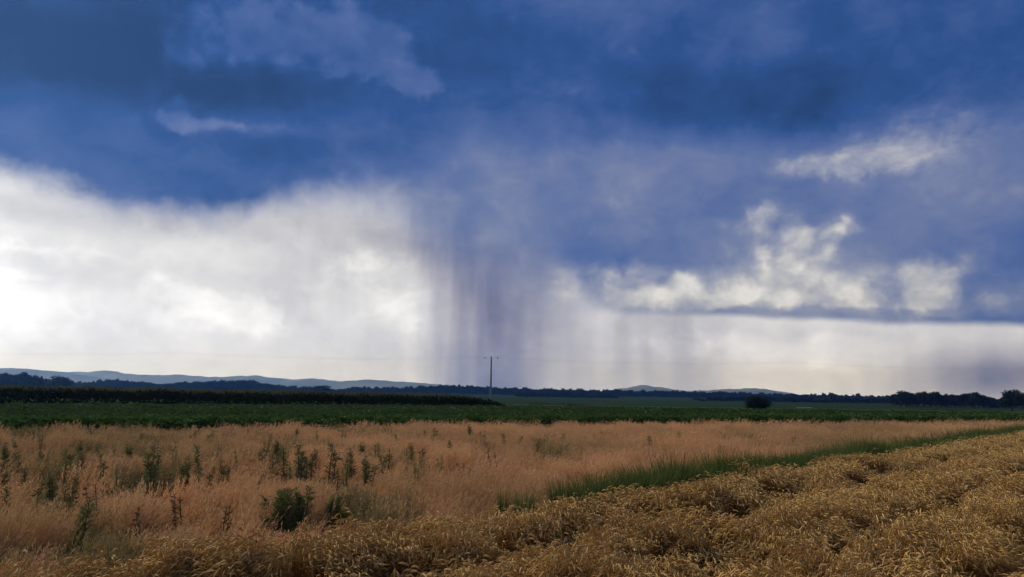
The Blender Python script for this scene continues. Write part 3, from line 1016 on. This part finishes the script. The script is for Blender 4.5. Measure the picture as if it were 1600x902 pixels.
def hedge_line(a, b, y, hgt, label):
    """low far hedge between two photo columns at distance y"""
    random.seed(int(a)); t = Tri()
    pa, pb = at_depth(a, 600, y), at_depth(b, 600, y)
    L = (pb - pa).length; z0 = terrain(y)
    for _ in range(int(L * 26)):
        u = random.random(); h = hgt * (.8 + .4 * fbm(u * L / 4, y, 0, 2)) * min(1, 6 * u + .3, 6 * (1 - u) + .3)
        p = Vector((pa.x + (pb.x - pa.x) * u, y + rnd(-1, 1) * hgt * .6, z0 + h * random.random()))
        t.leaf(p, rvec(), rvec(), rnd(.4, .8), rnd(.25, .4), 0)
    o = obj('field_hedge', t.mesh('field_hedge', [M['hedge']]))
    return tag(o, label, 'hedge')


hedge_line(820, 925, 380, 1.3, 'thin dark hedge line between the far green plots')
hedge_line(1010, 1165, 215, .5, 'dark brushy boundary line left of the lone round tree')
hedge_line(1420, 1520, 330, 1.2, 'low dark hedge in the green field before the right hand wood')

# pale strips in the far fields
for a, b, y, dy, mat, lab in [(1243, 1268, 470, 9, 'pale', 'pale bare strip right of the lone round tree'), (1478, 1500, 300, 2.2, 'pale', 'pale streak in the green field at the right'),
                              (-200, 260, 420, 110, 'stubble', 'dull brown stubble field behind the hedge')]:
    pa, pb = at_depth(a, 600, y), at_depth(b, 600, y)
    field_sheet('far_field', [(pa.x, y), (pb.x, y), (pb.x * (y + dy) / y, y + dy), (pa.x * (y + dy) / y, y + dy)], M[mat], 0.06, lab)


# ------------------------------------------------------------------ hills
def hills(name, prof, y, depth, label, seed):
    xs = [q[0] for q in prof]; ys = [q[1] for q in prof]
    n, k = 420, 14
    v, f = [], []
    for j in range(k + 1):
        u = j / k
        shape = math.sin(min(1.0, u * 1.6) * math.pi / 2) if u < .625 else math.cos((u - .625) / .375 * math.pi / 2)
        for i in range(n + 1):
            px = xs[0] + (xs[-1] - xs[0]) * i / n
            yy = y + (u - .625) * depth
            p = at_depth(px, float(np.interp(px, xs, ys)), y)
            h = (p.z + 4.0)
            h += 5.0 * fbm(px / 22.0, seed, 0, 5) + 4.0 * noise.noise(Vector((px / 2.2, seed, 1)))
            h = max(0.0, h) * shape * (1 + .10 * fbm(px / 40.0, u * 3, seed, 3) * (1 - abs(u - .625)))
            v.append((p.x, yy, -4.4 + h))
    for j in range(k):
        for i in range(n):
            a = j * (n + 1) + i
            f.append((a, a + 1, a + n + 2, a + n + 1))
    o = obj(name, mesh(name, v, f, M['hill'], True))
    return tag(o, label, 'hills', kind='structure')


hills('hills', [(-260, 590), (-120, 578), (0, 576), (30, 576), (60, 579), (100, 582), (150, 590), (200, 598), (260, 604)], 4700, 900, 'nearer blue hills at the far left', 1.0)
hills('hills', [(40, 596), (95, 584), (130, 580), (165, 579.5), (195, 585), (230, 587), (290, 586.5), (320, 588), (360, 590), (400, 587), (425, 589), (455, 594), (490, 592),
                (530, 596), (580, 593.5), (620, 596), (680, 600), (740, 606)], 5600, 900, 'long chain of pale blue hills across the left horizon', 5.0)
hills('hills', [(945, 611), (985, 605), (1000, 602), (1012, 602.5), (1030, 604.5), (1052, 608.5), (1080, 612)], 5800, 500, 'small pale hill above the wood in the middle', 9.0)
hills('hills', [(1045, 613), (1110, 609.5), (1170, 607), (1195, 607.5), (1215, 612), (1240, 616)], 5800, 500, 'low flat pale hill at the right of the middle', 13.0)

# ------------------------------------------------------------------ utility pole and wires
random.seed(20)
PY = 205.0
pb = at_depth(767, 600, PY); pz = terrain(PY)
ptop = at_depth(767, 559, PY).z
ph = ptop - pz
pole = empty('utility_pole', (pb.x, PY, pz))
tag(pole, 'tall weathered utility pole rising behind the hedge in the middle', 'utility pole')
t = Tri(); t.spindle([Vector((0, 0, -.5)), Vector((0, 0, ph * .5)), Vector((0, 0, ph))], [.26, .22, .15], 0, 12); obj('shaft', t.mesh('pole_shaft', [M['pole']]), pole)
ARM = 10 / FPX * PY
t = Tri(); t.spindle([Vector((-ARM, 0, ph - .25)), Vector((ARM, 0, ph - .25))], [.011, .011], 0, 6); obj('crossarm', t.mesh('pole_crossarm', [M['metal']]), pole)
ins = Tri(); ins.spindle([Vector((0, 0, 0)), Vector((0, 0, .10)), Vector((0, 0, .16)), Vector((0, 0, .30)), Vector((0, 0, .34))], [.06, .15, .09, .15, .05], 0, 8)
ins = ins.mesh('insulator', [M['porcelain']])
tops = []
for ix, iz in ((-ARM, ph - .22), (0, ph), (ARM, ph - .22)):
    o = obj('insulator', ins, pole); o.location = (ix, 0, iz); tops.append((ix, iz + .3))
for k, dz_ in enumerate((.9, 1.7, 2.6, 3.3)):
    t = Tri(); t.spindle([Vector((-.17, -.24, ph - dz_)), Vector((.17, -.24, ph - dz_))], [.07, .07], 0, 6)
    t.spindle([Vector((0, -.14, ph - dz_ - .16)), Vector((0, -.27, ph - dz_ + .16))], [.05, .05], 0, 6)
    obj('bracket', t.mesh('pole_bracket', [M['metal']]), pole)
for k, (ix, iz) in enumerate(tops):
    t = Tri()
    pts = []
    for q in range(-40, 41):
        u = q / 20.0                                       # spans of 75 m along a line that runs across the view
        fr = abs(u) % 1.0
        sag = 0.9 * 4 * fr * (1 - fr)
        pts.append(Vector((ix * .4 + u * 75.0, (k - 1) * .9 + u * 3.0, iz - sag - abs(u) * .12)))
    t.spindle(pts, [.004] * len(pts), 0, 4)
    o = obj('power_wire', t.mesh('power_wire', [M['metal']])); o.location = pole.location
    tag(o, ('thin overhead wire nearest the field', 'thin overhead wire on the top of the pole', 'thin overhead wire farthest from the field')[k], 'wire', 'wires of the utility pole')

# ------------------------------------------------------------------ haze
hz = [(x, y, z) for z in (-6.0, 190.0) for x, y in ((-6700, -140), (6700, -140), (6700, 7100), (-6700, 7100))]
hm = bpy.data.materials.new('haze'); hm.use_nodes = True
HN = hm.node_tree.nodes; HN.clear()
pv = HN.new('ShaderNodeVolumePrincipled'); ho = HN.new('ShaderNodeOutputMaterial')
pv.inputs['Color'].default_value = (0.14, 0.38, 1.0, 1)
pv.inputs['Density'].default_value = 0.00014
pv.inputs['Absorption Color'].default_value = (1, 1, 1, 1)
pv.inputs['Anisotropy'].default_value = 0.7
hm.node_tree.links.new(pv.outputs[0], ho.inputs['Volume'])
tag(obj('haze', mesh('haze', hz, [(3, 2, 1, 0), (4, 5, 6, 7), (0, 1, 5, 4), (1, 2, 6, 5), (2, 3, 7, 6), (3, 0, 4, 7)], hm)), 'blue haze of damp air over the far fields and hills', 'haze', kind='stuff')
